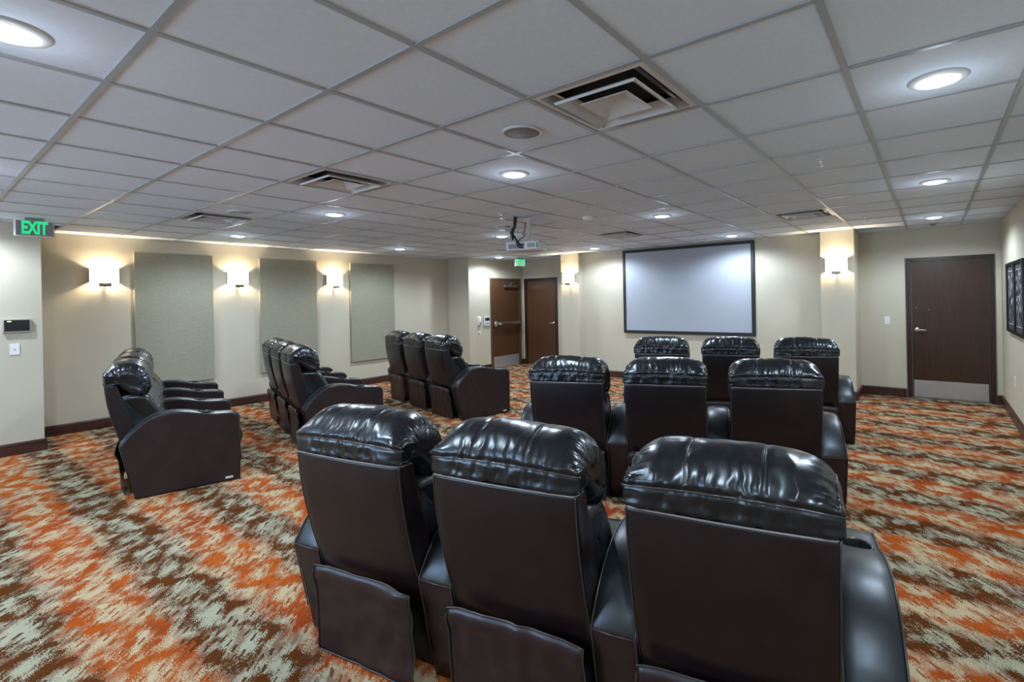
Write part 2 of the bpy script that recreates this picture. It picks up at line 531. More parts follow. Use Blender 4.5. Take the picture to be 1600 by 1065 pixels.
wall('wall_pillar_right', (PR0, YP, 0), (PR1, YD + T, 0), 'beige pillar right of the screen with one sconce')

# baseboards -- profile: tall board with a stepped cap
def baseboard(name, p0, p1, normal, label=None, e0=0.0, e1=0.0):
    p0, p1, n = Vector((*p0, 0)), Vector((*p1, 0)), Vector((*normal, 0))
    d = (p1 - p0).normalized()
    p0, p1 = p0 - d * e0, p1 + d * e1
    prof = [(0, 0.0), (0.016, 0.0), (0.016, 0.088), (0.013, 0.092), (0.019, 0.095), (0.019, 0.104), (0.011, 0.108), (0.014, 0.112), (0.010, 0.122), (0.003, 0.127), (0, 0.127)]
    verts = []
    for p in (p0, p1):
        for a, z in prof:
            verts.append(p + n * a + Vector((0, 0, z)))
    k = len(prof)
    faces = [(i, i + 1, k + i + 1, k + i) for i in range(k - 1)] + [(k - 1, 0, k, 2 * k - 1), tuple(range(k)), tuple(range(2 * k - 1, k - 1, -1))]
    bm = bmesh.new()
    vs = [bm.verts.new(v) for v in verts]
    for f in faces:
        bm.faces.new([vs[i] for i in f])
    structure(bm_obj(name, bm, M['base']), label or 'dark mahogany baseboard')

G = 0.019
baseboard('baseboard_left', (XL, YJ), (XL, YRET), (1, 0), 'dark baseboard along the panelled left wall')
baseboard('baseboard_near_left', (XJ, YB), (XJ, YJ), (1, 0), 'dark baseboard along the near left wall', 0, G)
baseboard('baseboard_jog', (XL, YJ), (XJ, YJ), (0, 1))
baseboard('baseboard_return', (XL, YRET), (XE, YRET), (0, -1), None, 0, G)
baseboard('baseboard_exit', (XE, YRET), (XE, 7.925), (1, 0))
baseboard('baseboard_exit_far', (XE, 8.935), (XE, YA), (1, 0))
baseboard('baseboard_alcove', (XE, YA), (-7.865, YA), (0, -1))
baseboard('baseboard_alcove_right', (-6.90, YA), (PL0, YA), (0, -1))
baseboard('baseboard_pillar_left', (PL0, YP), (PL1, YP), (0, -1), None, G, G)
baseboard('baseboard_pillar_left_side', (PL1, YP), (PL1, YS), (1, 0))
baseboard('baseboard_front', (PL1, YS), (PR0, YS), (0, -1), 'dark baseboard under the projection screen')
baseboard('baseboard_pillar_right', (PR0, YP), (PR1, YP), (0, -1), None, G, G)
baseboard('baseboard_pillar_right_side', (PR1, YP), (PR1, YD), (1, 0))
baseboard('baseboard_door_left', (PR1, YD), (-0.315, YD), (0, -1), 'dark baseboard left of the dark door')
baseboard('baseboard_door_right', (0.69, YD), (XR, YD), (0, -1))
baseboard('baseboard_right', (XR, YB), (XR, YD), (-1, 0), 'dark baseboard along the right wall')

# ------------------------------------------------------------------ suspended ceiling
S = 0.6096
GX, GY = -0.2724, 1.7474
ceiling = structure(box('ceiling', (-9.0, -3.7, CEIL + 0.16), (1.2, 9.4, CEIL + 0.24), M['slab']), 'suspended ceiling of square pale grey tiles in a metal grid')
VENTS = {(-2, 0), (-6, 0), (-10, 0), (-2, 7), (-6, 7)}
def in_plan(x0, x1, y0, y1):
    """cut a tile to the room outline; returns clipped rect or None"""
    xl = XJ if y1 <= YJ + 0.3 else XL
    yt = YA if x1 < -5.5 else YD
    x0, x1, y0, y1 = max(x0, xl), min(x1, XR), max(y0, YB), min(y1, yt)
    if x1 - x0 < 0.03 or y1 - y0 < 0.03:
        return None
    return x0, x1, y0, y1
tile_meshes = {}
for i in range(-15, 3):
    for j in range(-9, 13):
        if (i, j) in VENTS:
            continue
        r = in_plan(GX + i * S, GX + (i + 1) * S, GY + j * S, GY + (j + 1) * S)
        if r is None:
            continue
        x0, x1, y0, y1 = r
        key = (round(x1 - x0, 3), round(y1 - y0, 3))
        if key not in tile_meshes:
            a, b_ = (x1 - x0) / 2 - 0.002, (y1 - y0) / 2 - 0.002
            t = box('ceiling_tile', (-a, -b_, 0), (a, b_, 0.016), M['tile'], ceiling)
            tile_meshes[key] = t.data
        else:
            t = bpy.data.objects.new('ceiling_tile', tile_meshes[key])
            COL.objects.link(t)
            t.parent = ceiling
        t.location = ((x0 + x1) / 2, (y0 + y1) / 2, CEIL + 0.0005 + random.uniform(0, 0.0015))
TW = 0.012
for i in range(-14, 2):
    x = GX + i * S
    y0, y1 = (YB if x > XJ else YJ), (YA if x < -5.7 else YD)
    if x > XR:
        continue
    box('ceiling_runner', (x - TW, y0, CEIL - 0.005), (x + TW, y1, CEIL + 0.0004), M['tee'], ceiling)
for j in range(-8, 13):
    y = GY + j * S
    x0, x1 = (XJ if y < YJ else XL), XR
    if y > YD:
        x0, x1 = XE, PL1
    if y > YA:
        continue
    box('cross_tee', (x0, y - TW, CEIL - 0.0046), (x1, y + TW, CEIL + 0.0002), M['tee'], ceiling)

# ceiling diffusers ------------------------------------------------
def make_vent():
    t = empty('ceiling_vent')
    h = S / 2 - 0.013
    def ring(name, a0, z0, a1, z1, mat, thick=0.004):
        vs, fs = [], []
        for a, z in ((a0, z0), (a1, z1), (a1, z1 + thick), (a0, z0 + thick)):
            vs += [(-a, -a, z), (a, -a, z), (a, a, z), (-a, a, z)]
        for l in range(4):
            for k in range(4):
                fs.append((l * 4 + k, l * 4 + (k + 1) % 4, ((l + 1) % 4) * 4 + (k + 1) % 4, ((l + 1) % 4) * 4 + k))
        bm = bmesh.new()
        vv = [bm.verts.new(v) for v in vs]
        for f in fs:
            bm.faces.new([vv[q] for q in f])
        return bm_obj(name, bm, mat, t)
    ring('frame', h, 0.0, h - 0.030, -0.004, M['offwhite'])
    ring('collar', h - 0.030, -0.004, h - 0.046, 0.055, M['offwhite'], 0.003)
    ring('cone', 0.212, -0.020, 0.150, 0.016, M['offwhite'], 0.003)
    ring('cone_lip', 0.212, -0.020, 0.206, -0.028, M['offwhite'], 0.003)
    # centre plate: shallow four-sided pyramid
    c = 0.125
    bm = bmesh.new()
    lo = [bm.verts.new((sx * c, sy * c, -0.022)) for sx, sy in ((-1, -1), (1, -1), (1, 1), (-1, 1))]
    mid = [bm.verts.new((sx * c * 0.25, sy * c * 0.25, 0.018)) for sx, sy in ((-1, -1), (1, -1), (1, 1), (-1, 1))]
    top = [bm.verts.new((sx * c, sy * c, -0.018)) for sx, sy in ((-1, -1), (1, -1), (1, 1), (-1, 1))]
    for k in range(4):
        bm.faces.new((lo[k], lo[(k + 1) % 4], mid[(k + 1) % 4], mid[k]))
        bm.faces.new((top[k], top[(k + 1) % 4], lo[(k + 1) % 4], lo[k]))
    bm.faces.new(mid)
    tp = [bm.verts.new((sx * c * 0.25, sy * c * 0.25, 0.022)) for sx, sy in ((-1, -1), (1, -1), (1, 1), (-1, 1))]
    for k in range(4):
        bm.faces.new((top[k], top[(k + 1) % 4], tp[(k + 1) % 4], tp[k]))
    bm.faces.new(tp)
    bm_obj('centre_plate', bm, M['offwhite'], t)
    box('duct_box', (-h, -h, 0.075), (h, h, 0.085), M['blackhole'], t)
    bm = bmesh.new()
    for sx, sy, ex, ey in ((-1, -1, 1, -1), (1, -1, 1, 1), (1, 1, -1, 1), (-1, 1, -1, -1)):
        lo_ = (min(sx, ex) * h - 0.002, min(sy, ey) * h - 0.002, 0.004)
        hi_ = (max(sx, ex) * h + 0.002, max(sy, ey) * h + 0.002, 0.08)
        add_box(bm, lo_, hi_)
    bm_obj('duct_wall', bm, M['blackhole'], t)
    for s in (-1, 1):
        box('bracket', (s * (h - 0.08) - 0.008, -h + 0.04, 0.025), (s * (h - 0.08) + 0.008, h - 0.04, 0.033), M['steel'], t)
    return t

vent_labels = {(-2, 0): 'large white square ceiling vent nearest the viewer, right of the round speaker',
               (-6, 0): 'white square ceiling vent over the middle of the room, second from the viewer',
               (-10, 0): 'white square ceiling vent nearest the panelled left wall',
               (-2, 7): 'white square ceiling vent near the pillar right of the screen',
               (-6, 7): 'white square ceiling vent just right of the projector'}
v0 = None
for (i, j), lab in vent_labels.items():
    v = make_vent() if v0 is None else dup_tree(v0)
    v0 = v0 or v
    v.location = (GX + (i + 0.5) * S, GY + (j + 0.5) * S, CEIL)
    tag(v, lab, 'ceiling vent', 'square air diffusers in the ceiling')

# downlights ---------------------------------------------------------
def make_downlight():
    t = empty('downlight')
    lathe('trim_ring', [(0.075, -0.003), (0.082, -0.011), (0.104, -0.008), (0.112, -0.0005), (0.112, 0.0), (0.075, 0.0)], M['offwhite'], t, 32, cap=False)
    lathe('lens', [(0.0765, -0.004), (0.066, -0.012), (0.045, -0.017), (0.02, -0.0195), (0.0, -0.02)], M['lens'], t, 28, cap=False)
    return t
LX = (-7.40, -4.97, -2.46, 0.036)
LY = (-2.266, 0.234, 2.735, 5.235, 7.695)
rown = ('behind the viewer', 'nearest the viewer', 'second from the viewer', 'third from the viewer', 'nearest the far wall')
coln = ('by the panelled wall', 'left of the middle aisle', 'right of the middle aisle', 'by the right wall')
d0 = None
for yi, y in enumerate(LY):
    for xi, x in enumerate(LX):
        d = make_downlight() if d0 is None else dup_tree(d0)
        d0 = d0 or d
        d.location = (x, y, CEIL - 0.0006)
        tag(d, 'lit round downlight in the line %s, %s' % (coln[xi], rown[yi]), 'downlight', 'recessed downlights in the ceiling')
        for kind, watt, drop in (('SPOT', DOWNLIGHT_W, 0.05), ('POINT', GLOW_W, 0.13)):
            L = bpy.data.lights.new('downlight_lamp', kind)
            L.energy = watt
            L.color = DOWNLIGHT_RGB
            L.shadow_soft_size = 0.06
            if kind == 'SPOT':
                L.spot_size = math.radians(165)
                L.spot_blend = 0.5
            lo = bpy.data.objects.new('downlight_lamp', L)
            COL.objects.link(lo)
            lo.location = (x, y, CEIL - drop)

# small round things in the ceiling
def ceiling_speaker(x, y, lab):
    t = empty('ceiling_speaker', (x, y, CEIL))
    lathe('bezel', [(0.098, -0.001), (0.100, -0.009), (0.110, -0.008), (0.114, 0.0), (0.098, 0.0)], M['offwhite'], t, 32, cap=False)
    lathe('grille', [(0.099, -0.006), (0.06, -0.009), (0.0, -0.010)], M['speaker'], t, 32, cap=False)
    tag(t, lab, 'speaker', 'round ceiling speakers')
ceiling_speaker(-1.81, 2.085, 'round grey ceiling speaker left of the nearest square vent')
ceiling_speaker(-5.51, 2.062, 'round grey ceiling speaker beside the vent near the panelled wall')
ceiling_speaker(-4.28, 4.56, 'round grey ceiling speaker left of the projector cables')
ceiling_speaker(-6.33, 6.64, 'round grey ceiling speaker in front of the far exit sign')

def sprinkler(x, y, lab):
    t = empty('sprinkler_head', (x, y, CEIL))
    lathe('escutcheon', [(0.040, 0.0), (0.038, -0.005), (0.018, -0.011), (0.012, -0.012)], M['offwhite'], t, 20)
    lathe('stem', [(0.009, -0.010), (0.009, -0.028), (0.004, -0.030), (0.004, -0.042), (0.022, -0.043), (0.022, -0.046), (0.0, -0.047)], M['chrome'], t, 14, cap=False)
    for s in (-1, 1):
        box('yoke', (s * 0.011 - 0.002, -0.003, -0.044), (s * 0.011 + 0.002, 0.003, -0.024), M['chrome'], t)
    tag(t, lab, 'sprinkler', 'fire sprinklers in the ceiling')
sprinkler(-0.603, 3.825, 'small white sprinkler head in front of the downlights by the right wall')
sprinkler(-0.632, 7.014, 'small sprinkler head near the pillar right of the screen')
sprinkler(-3.70, 3.90, 'small sprinkler head just in front of the projector cables')

t = empty('smoke_detector', (-3.112, 4.68, CEIL))
lathe('base', [(0.065, 0.0), (0.065, -0.012), (0.056, -0.018)], M['white'], t, 24)
lathe('head', [(0.052, -0.016), (0.050, -0.034), (0.036, -0.046), (0.0, -0.050)], M['white'], t, 24, cap=False)
tag(t, 'white domed smoke detector on the ceiling right of the projector', 'smoke detector')
t = empty('motion_sensor', (0.03, 8.28, CEIL))
lathe('base', [(0.055, 0.0), (0.055, -0.008), (0.045, -0.012)], M['offwhite'], t, 20)
lathe('dome', [(0.040, -0.010), (0.036, -0.030), (0.02, -0.044), (0.0, -0.048)], M['grey'], t, 20, cap=False)
tag(t, 'small grey dome sensor on the ceiling above the dark door', 'sensor')

# ------------------------------------------------------------------ doors
def lever(parent, side=1, plate=0.033, mat='chrome'):
    """lever handle in door-local coords: door face is y=0, room toward -y"""
    h = empty('lever_handle', (0, 0, 0), 0, parent)
    return h

def make_door(name, w, h, rot, loc, door_mat, frame_mat, fw=0.066, lever_at=None, kick=None, extra=None, label=''):
    """local frame: x along wall from 0..w (outer frame), room side is -y, z up"""
    t = empty(name, loc, rot)
    structure(t, label)
    bm = bmesh.new()
    for a0, a1, dep in ((0.0, fw * 0.45, 0.026), (fw * 0.45, fw * 0.8, 0.020), (fw * 0.8, fw, 0.012)):
        add_box(bm, (a0, -dep, 0.0), (a1, 0.0, h - a0), 0.002)
        add_box(bm, (w - a1, -dep, 0.0), (w - a0, 0.0, h - a0), 0.002)
        add_box(bm, (a1, -dep, h - a1), (w - a1, 0.0, h - a0), 0.002)
    bm_obj('door_frame', bm, M[frame_mat], t)
    box('door_panel', (fw + 0.003, -0.008, 0.012), (w - fw - 0.003, 0.0, h - fw - 0.004), M[door_mat], t, 0.002)
    box('threshold_strip', (fw, -0.010, 0.0005), (w - fw, -0.0005, 0.011), M['steel'], t)
    if kick:
        k0, k1 = kick
        box('kick_plate', (fw + 0.018, -0.0105, k0), (w - fw - 0.018, -0.0075, k1), M['kick'], t, 0.0008)
    if lever_at:
        x, z, d = lever_at
        bm = bmesh.new()
        add_lathe(bm, [(0.034, -0.006), (0.034, -0.014), (0.028, -0.020), (0.014, -0.021), (0.012, -0.052), (0.0, -0.053)], 20, (x, 0, z), 'y')
        bm_obj('handle_rose', bm, M['chrome'], t, True)
        pts = [(x, -0.045, z), (x + d * 0.02, -0.052, z), (x + d * 0.06, -0.054, z - 0.002), (x + d * 0.10, -0.050, z - 0.004), (x + d * 0.115, -0.044, z - 0.004)]
        tube('lever_handle', pts, 0.0095, M['chrome'], t, 10)
    return t

d3 = make_door('door_3', 0.99, 2.035, 0, (-0.306, YD - 0.0005, 0), 'door', 'frame', 0.062, (0.125, 0.992, 1), (0.018, 0.262), label='dark walnut door with steel kick plate beside the framed pictures')
for (x, z, r) in ((0.118, 1.315, 0.008), (0.272, 1.285, 0.006)):
    lathe('viewer_stud', [(r, -0.0075), (r, -0.011), (r * 0.5, -0.0125)], M['steel'], d3, 12, (x, 0, z), 'y')
for z in (0.32, 1.02, 1.75):
    box('strike_screw', (0.044, -0.0275, z), (0.050, -0.0245, z + 0.006), M['steel'], d3)
d2 = make_door('door_2', 0.985, 2.045, 0, (-7.872, YA - 0.0005, 0), 'door_brown', 'frame', 0.075, (0.865, 0.995, -1), None, label='plain brown door in the alcove left of the pillar')
# exit door faces +x : local -y -> world +x  => rotate +90 deg, local x -> world y
d1 = make_door('door_1', 1.00, 2.045, math.pi / 2, (XE + 0.0005, 7.93, 0), 'door_brown', 'frame_brown', 0.062, None, (0.018, 0.27), label='brown exit door with a push bar and a door closer')
# push bar
pb = box('push_bar', (0.20, -0.085, 0.975), (0.90, -0.050, 1.040), M['steel'], d1, 0.012, True)
box('bar_grip', (0.26, -0.094, 0.985), (0.62, -0.082, 1.030), M['chrome'], pb, 0.004)
box('bar_end', (0.075, -0.075, 0.945), (0.205, -0.008, 1.075), M['chrome'], d1, 0.018, True)
box('bar_end', (0.885, -0.075, 0.975), (0.925, -0.008, 1.040), M['steel'], d1, 0.008, True)
# closer
cl = box('door_closer', (0.42, -0.070, 1.835), (0.86, -0.010, 1.895), M['steel'], d1, 0.008)
box('closer_arm', (0.30, -0.085, 1.935), (0.76, -0.060, 1.950), M['steel'], d1, 0.003)
box('closer_link', (0.60, -0.080, 1.890), (0.64, -0.050, 1.955), M['steel'], d1, 0.003)

# ------------------------------------------------------------------ acoustic panels on the left wall
plabel = ('olive grey fabric wall panel behind the nearest left-hand seats, between two sconces',
          'olive grey fabric wall panel in the middle of the three',
          'olive grey fabric wall panel nearest the exit door')
for (y0, y1), lab in zip(((1.91, 2.815), (3.447, 4.355), (4.978, 5.892)), plabel):
    t = empty('acoustic_panel', (XL, (y0 + y1) / 2, 0.46))
    hw = (y1 - y0) / 2
    box('fabric_face', (0.006, -hw, 0.0), (0.048, hw, 1.82), M['fabric'], t, 0.006)
    box('panel_backing', (0.0005, -hw + 0.01, 0.01), (0.006, hw - 0.01, 1.81), M['fabric_edge'], t)
    tag(t, lab, 'wall panel', 'fabric acoustic panels on the left wall')

# ------------------------------------------------------------------ sconces
def make_sconce():
    """local: wall at y=0, room toward -y, z=0 at shade middle"""
    t = empty('wall_sconce')
    w, h, d = 0.142, 0.088, 0.115
    n = 22
    prof = []
    for k in range(n + 1):
        a = math.pi * k / n
        x = -w * math.copysign(abs(math.cos(a)) ** 0.45, math.cos(a))
        y = -0.012 - (d - 0.012) * (math.sin(a) ** 0.45 if math.sin(a) > 0 else 0)
        prof.append((x, y))
    vs, fs = [], []
    for off in (0.0, 0.004):
        for z in (-h, h):
            for x, y in prof:
                f = 1 - off / w
                vs.append((x * f, y + off * (0.6 if y < -0.05 else 0), z))
    m = n + 1
    for k in range(n):
        fs.append((k, k + 1, m + k + 1, m + k))
        fs.append((2 * m + k + 1, 2 * m + k, 3 * m + k, 3 * m + k + 1))
        fs.append((k + 1, k, 2 * m + k, 2 * m + k + 1))
        fs.append((m + k, m + k + 1, 3 * m + k + 1, 3 * m + k))
    mesh_obj('lamp_shade', vs, fs, M['shade'], t, True)
    box('back_plate', (-0.055, -0.014, -0.105), (0.055, -0.0005, 0.04), M['chrome'], t, 0.004)
    box('lamp_arm', (-0.012, -0.075, -0.108), (0.012, -0.010, -0.094), M['chrome'], t, 0.003)
    box('base_cap', (-0.060, -0.112, -0.140), (0.060, -0.040, -0.096), M['nickel'], t, 0.006)
    lathe('finial', [(0.010, -0.138), (0.010, -0.146), (0.004, -0.150)], M['chrome'], t, 12, (0, -0.075, 0))
    for s in (-1, 1):
        box('side_bracket', (s * (w + 0.001) - 0.003, -0.060, -h - 0.004), (s * (w + 0.001) + 0.003, -0.001, h + 0.004), M['chrome'], t, 0.001)
    return t
sc = [((XL, 1.612, 1.955), math.pi / 2, 'lit white wall sconce nearest the green lettered exit sign, left of the first fabric panel'),
      ((XL, 3.142, 1.955), math.pi / 2, 'lit white wall sconce between the first and middle fabric panels'),
      ((XL, 4.672, 1.955), math.pi / 2, 'lit white wall sconce between the middle and farthest fabric panels'),
      ((-5.92, YP, 1.962), 0, 'lit white sconce on the pillar left of the screen'),
      ((-1.108, YP, 1.962), 0, 'lit white sconce on the pillar right of the screen')]
s0 = None
for loc, rz, lab in sc:
    s = make_sconce() if s0 is None else dup_tree(s0)
    s0 = s0 or s
    s.location = loc
    s.rotation_euler = (0, 0, rz)
    tag(s, lab, 'sconce', 'wall sconces')
    off = Vector((0.062, 0, 0)) if rz else Vector((0, -0.062, 0))
    L = bpy.data.lights.new('sconce_lamp', 'POINT')
    L.energy = SCONCE_W
    L.color = SCONCE_RGB
    L.shadow_soft_size = 0.025
    lo = bpy.data.objects.new('sconce_lamp', L)
    COL.objects.link(lo)
    lo.location = Vector(loc) + off

# ------------------------------------------------------------------ projection screen
t = empty('projection_screen', (-3.52, YS, 0.875))
hw, hh = 1.215, 1.562
fw = 0.052
for nm, lo, hi in (('frame_bar', (-hw, -0.045, hh - fw), (hw, -0.004, hh)), ('frame_bar', (-hw, -0.045, 0), (hw, -0.004, fw)),
                   ('frame_bar', (-hw, -0.045, fw), (-hw + fw, -0.004, hh - fw)), ('frame_bar', (hw - fw, -0.045, fw), (hw, -0.004, hh - fw))):
    box(nm, lo, hi, M['screen_frame'], t, 0.006)
box('screen_surface', (-hw + fw * 0.5, -0.030, fw * 0.5), (hw - fw * 0.5, -0.024, hh - fw * 0.5), M['screen'], t)
tag(t, 'grey projection screen in a black frame on the far wall', 'projection screen')

# ------------------------------------------------------------------ exit signs (hung from the ceiling, facing +x)
def exit_sign(loc, w, h, face_mat, lab, font=0.165, d=0.042):
    t = empty('exit_sign', loc)
    bm = bmesh.new()
    add_box(bm, (-d / 2, -w / 2, -h - 0.022), (d / 2, w / 2, -0.022), 0.016, 4)
    bm_obj('housing', bm, M['white'], t, True)
    box('face_plate', (d / 2 - 0.001, -w / 2 + 0.012, -h - 0.012), (d / 2 + 0.003, w / 2 - 0.012, -0.032), M[face_mat], t, 0.002)
    box('ceiling_mount', (-0.03, -w * 0.24, -0.023), (0.03, w * 0.24, -0.0055), M['grey'], t, 0.002)
    cu = bpy.data.curves.new('lettering', 'FONT')
    cu.body = 'EXIT'
    cu.size = font
    cu.align_x = 'CENTER'
    cu.align_y = 'CENTER'
    cu.extrude = 0.0012
    cu.offset = 0.0065
    cu.space_character = 0.95
    cu.materials.append(M['green'])
    tmp = bpy.data.objects.new('lettering_curve', cu)
    COL.objects.link(tmp)
    me = bpy.data.meshes.new_from_object(tmp.evaluated_get(bpy.context.evaluated_depsgraph_get()))
    bpy.data.objects.remove(tmp)
    me.name = 'lettering'
    o = bpy.data.objects.new('lettering', me)
    COL.objects.link(o)
    o.parent = t
    o.scale = (0.58, 1.08, 1.0)
    o.location = (d / 2 + 0.0045, 0.0, -0.022 - h / 2)
    o.rotation_euler = (math.pi / 2, 0, math.pi / 2)
    tag(t, lab, 'exit sign', 'ceiling hung exit signs')
    return t
exit_sign((-7.35, 0.862, CEIL), 0.285, 0.165, 'signface', 'grey exit sign with green letters near the black control panel', 0.165)
exit_sign((-7.26, 8.20, CEIL), 0.31, 0.165, 'signface_green', 'pale green exit sign hanging before the brown exit door', 0.155)

# ------------------------------------------------------------------ wall devices
t = empty('control_panel', (XJ, 0.775, 1.365))
box('housing', (0.0005, -0.103, -0.070), (0.030, 0.103, 0.070), M['steel'], t, 0.004)
box('display', (0.029, -0.092, -0.055), (0.033, 0.092, 0.062), M['lcd'], t, 0.001)
box('indicator', (0.0328, -0.070, 0.045), (0.034, -0.042, 0.053), M['led'], t)
tag(t, 'black touch panel in a silver case on the near left wall', 'control panel')

def plate(name, loc, rz, lab, cat, w=0.036, h=0.058, detail='toggle'):
    t = empty(name, loc, rz)
    box('cover_plate', (-w, -0.007, -h), (w, -0.0005, h), M['white'], t, 0.002)
    if detail == 'toggle':
        box('switch_paddle', (-0.016, -0.010, -0.032), (0.016, -0.006, 0.032), M['white'], t, 0.001)
    elif detail == 'jack':
        lathe('socket', [(0.006, -0.006), (0.006, -0.010), (0.002, -0.011)], M['grey'], t, 10, (0, 0, 0), 'y')
    else:
        for z in (-0.02, 0.02):
            box('outlet_socket', (-0.014, -0.009, z - 0.013), (0.014, -0.006, z + 0.013), M['offwhite'], t, 0.002)
    tag(t, lab, cat)
    return t
plate('wall_jack', (XJ, 0.757, 1.118), math.pi / 2, 'white wall plate with a centre jack under the control panel', 'wall plate', detail='jack')
plate('light_switch', (-0.545, YD, 1.127), 0, 'white light switch left of the dark door', 'light switch')
plate('power_outlet', (XR, 7.60, 0.50), -math.pi / 2, 'white power outlet low on the right wall', 'power outlet', detail='outlet')

# devices by the exit door (local -y -> +x)
t = empty('wall_phone', (XE, 7.575, 1.095), math.pi / 2)
box('cradle', (-0.045, -0.025, -0.10), (0.045, -0.0005, 0.10), M['white'], t, 0.010, True)
box('handset', (-0.028, -0.052, -0.085), (0.028, -0.024, 0.095), M['white'], t, 0.012, True)
box('keypad', (-0.02, -0.054, -0.07), (0.02, -0.051, -0.02), M['grey'], t)
tag(t, 'white wall phone left of the exit door', 'phone')
t = empty('wall_keypad', (XE, 7.80, 1.085), math.pi / 2)  # keypad panel with a display
box('housing', (-0.09, -0.028, -0.10), (0.09, -0.0005, 0.10), M['offwhite'], t, 0.006)
box('display', (-0.055, -0.030, 0.01), (0.075, -0.027, 0.075), M['lcd'], t)
for k in range(3):
    box('push_button', (-0.05 + k * 0.045, -0.031, -0.06), (-0.02 + k * 0.045, -0.027, -0.04), M['grey'], t)
tag(t, 'grey keypad with a dark display beside the exit door frame', 'keypad')
t = empty('wall_hook', (XE, 7.58, 0.86), math.pi / 2)
box('hook_plate', (-0.04, -0.010, -0.02), (0.04, -0.0005, 0.02), M['white'], t, 0.003)
tube('hook_arm', [(0, -0.008, 0), (0, -0.03, -0.005), (-0.005, -0.035, -0.03), (-0.012, -0.03, -0.07), (-0.02, -0.018, -0.12), (-0.025, -0.012, -0.15)], 0.007, M['white'], t)
tag(t, 'small white hook with a dangling strap below the wall phone', 'hook')

# ------------------------------------------------------------------ framed pictures (face -x)
def picture(y0, y1, pm, lab, inset_lo, inset_hi):
    t = empty('framed_picture', (XR, (y0 + y1) / 2, 1.05), -math.pi / 2)
    w, h = (y1 - y0) / 2, 0.805
    # local x = -world y ; room toward local -y
    for lo, hi in (((-w, -0.032, h - 0.035), (w, -0.001, h)), ((-w, -0.032, 0), (w, -0.001, 0.035)),
                   ((-w, -0.032, 0.035), (-w + 0.035, -0.001, h - 0.035)), ((w - 0.035, -0.032, 0.035), (w, -0.001, h - 0.035))):
        box('frame_bar', lo, hi, M['pictureframe'], t, 0.003)
    box('mat_board', (-w + 0.03, -0.014, 0.03), (w - 0.03, -0.008, h - 0.03), M['mat_board'], t)
    box('white_border', (-w + 0.095, -0.0150, 0.092), (w - 0.095, -0.0135, h - 0.092), M['white'], t)
    box('print', (-w + 0.10, -0.0165, 0.10), (w - 0.10, -0.0145, h - 0.10), M[pm], t)
    tag(t, lab, 'picture', 'black framed prints on the right wall')
picture(7.362, 8.02, 'print1', 'black framed monochrome print nearer the dark door', 0, 0)
picture(6.69, 7.35, 'print2', 'black framed monochrome print farther from the dark door', 0, 0)

# ------------------------------------------------------------------ projector
PJ = (-3.70, 4.30)
t = empty('projector', (PJ[0], PJ[1], 2.088), math.radians(22))
box('body', (-0.195, -0.15, 0.0), (0.195, 0.15, 0.105), M['offwhite'], t, 0.014, True)
box('vent_panel', (0.03, -0.156, 0.012), (0.19, -0.149, 0.094), M['white'], t, 0.004)
for k in range(7):
    box('vent_slot', (0.062 + k * 0.013, -0.158, 0.028), (0.070 + k * 0.013, -0.155, 0.078), M['grey'], t)
box('exhaust_slot', (0.163, -0.158, 0.022), (0.182, -0.155, 0.084), M['grey'], t)
box('port_panel', (-0.16, -0.153, 0.02), (0.015, -0.149, 0.07), M['grey'], t)
lathe('lens_barrel', [(0.045, 0.14), (0.045, 0.185), (0.038, 0.190), (0.030, 0.170), (0.0, 0.168)], M['blackplastic'], t, 20, (-0.06, 0, 0.052), 'y', cap=False)
box('mount_plate', (-0.08, -0.06, 0.105), (0.08, 0.06, 0.118), M['white'], t, 0.003)
lathe('mount_pole', [(0.019, 0.115), (0.019, CEIL - 2.088 - 0.02), (0.055, CEIL - 2.088 - 0.018), (0.055, CEIL - 2.088 - 0.006)], M['white'], t, 16, (0.03, 0.0, 0))
tag(t, 'white projector hanging from the ceiling on a pole', 'projector')

def bez(pts, n=8):
    """catmull-rom through points"""
    P = [Vector(p) for p in pts]
    P = [P[0] * 2 - P[1]] + P + [P[-1] * 2 - P[-2]]
    out = []
    for i in range(1, len(P) - 2):
        for k in range(n):
            u = k / n
            a, b, c, d = P[i - 1], P[i], P[i + 1], P[i + 2]
            out.append(0.5 * ((2 * b) + (c - a) * u + (2 * a - 5 * b + 4 * c - d) * u * u + (3 * b - a - 3 * c + d) * u ** 3))
    out.append(P[-2])
    return out
def pjp(x, y, z):
    """point in projector-local coords relative to its base -> world"""
    a = math.radians(22)
    return (PJ[0] + x * math.cos(a) - y * math.sin(a), PJ[1] + x * math.sin(a) + y * math.cos(a), 2.088 + z)
cab = empty('cable_bundle', pjp(-0.06, -0.16, CEIL - 2.088))
def cable(name, pts, r, mat):
    base = Vector(cab.location)
    o = tube(name, [Vector(p) - base for p in bez(pts)], r, M[mat], cab)
    return o
top = CEIL - 2.088 - 0.006
cable('cable', [pjp(-0.075, -0.16, top), pjp(-0.085, -0.16, top - 0.10), pjp(-0.105, -0.17, top - 0.20), pjp(-0.10, -0.18, top - 0.255), pjp(-0.085, -0.18, top - 0.22), pjp(-0.06, -0.18, top - 0.25), pjp(-0.02, -0.17, 0.06), pjp(0.02, -0.160, 0.062)], 0.0085, 'cable')
cable('cable', [pjp(-0.062, -0.16, top), pjp(-0.078, -0.155, top - 0.10), pjp(-0.10, -0.165, top - 0.18), pjp(-0.06, -0.19, top - 0.24), pjp(-0.045, -0.19, 0.06), pjp(-0.02, -0.18, 0.03), pjp(0.015, -0.160, 0.022)], 0.0075, 'cable')
cable('cable', [pjp(-0.068, -0.165, top), pjp(-0.08, -0.172, top - 0.11), pjp(-0.112, -0.175, top - 0.17), pjp(-0.105, -0.17, top - 0.23)], 0.019, 'cable')
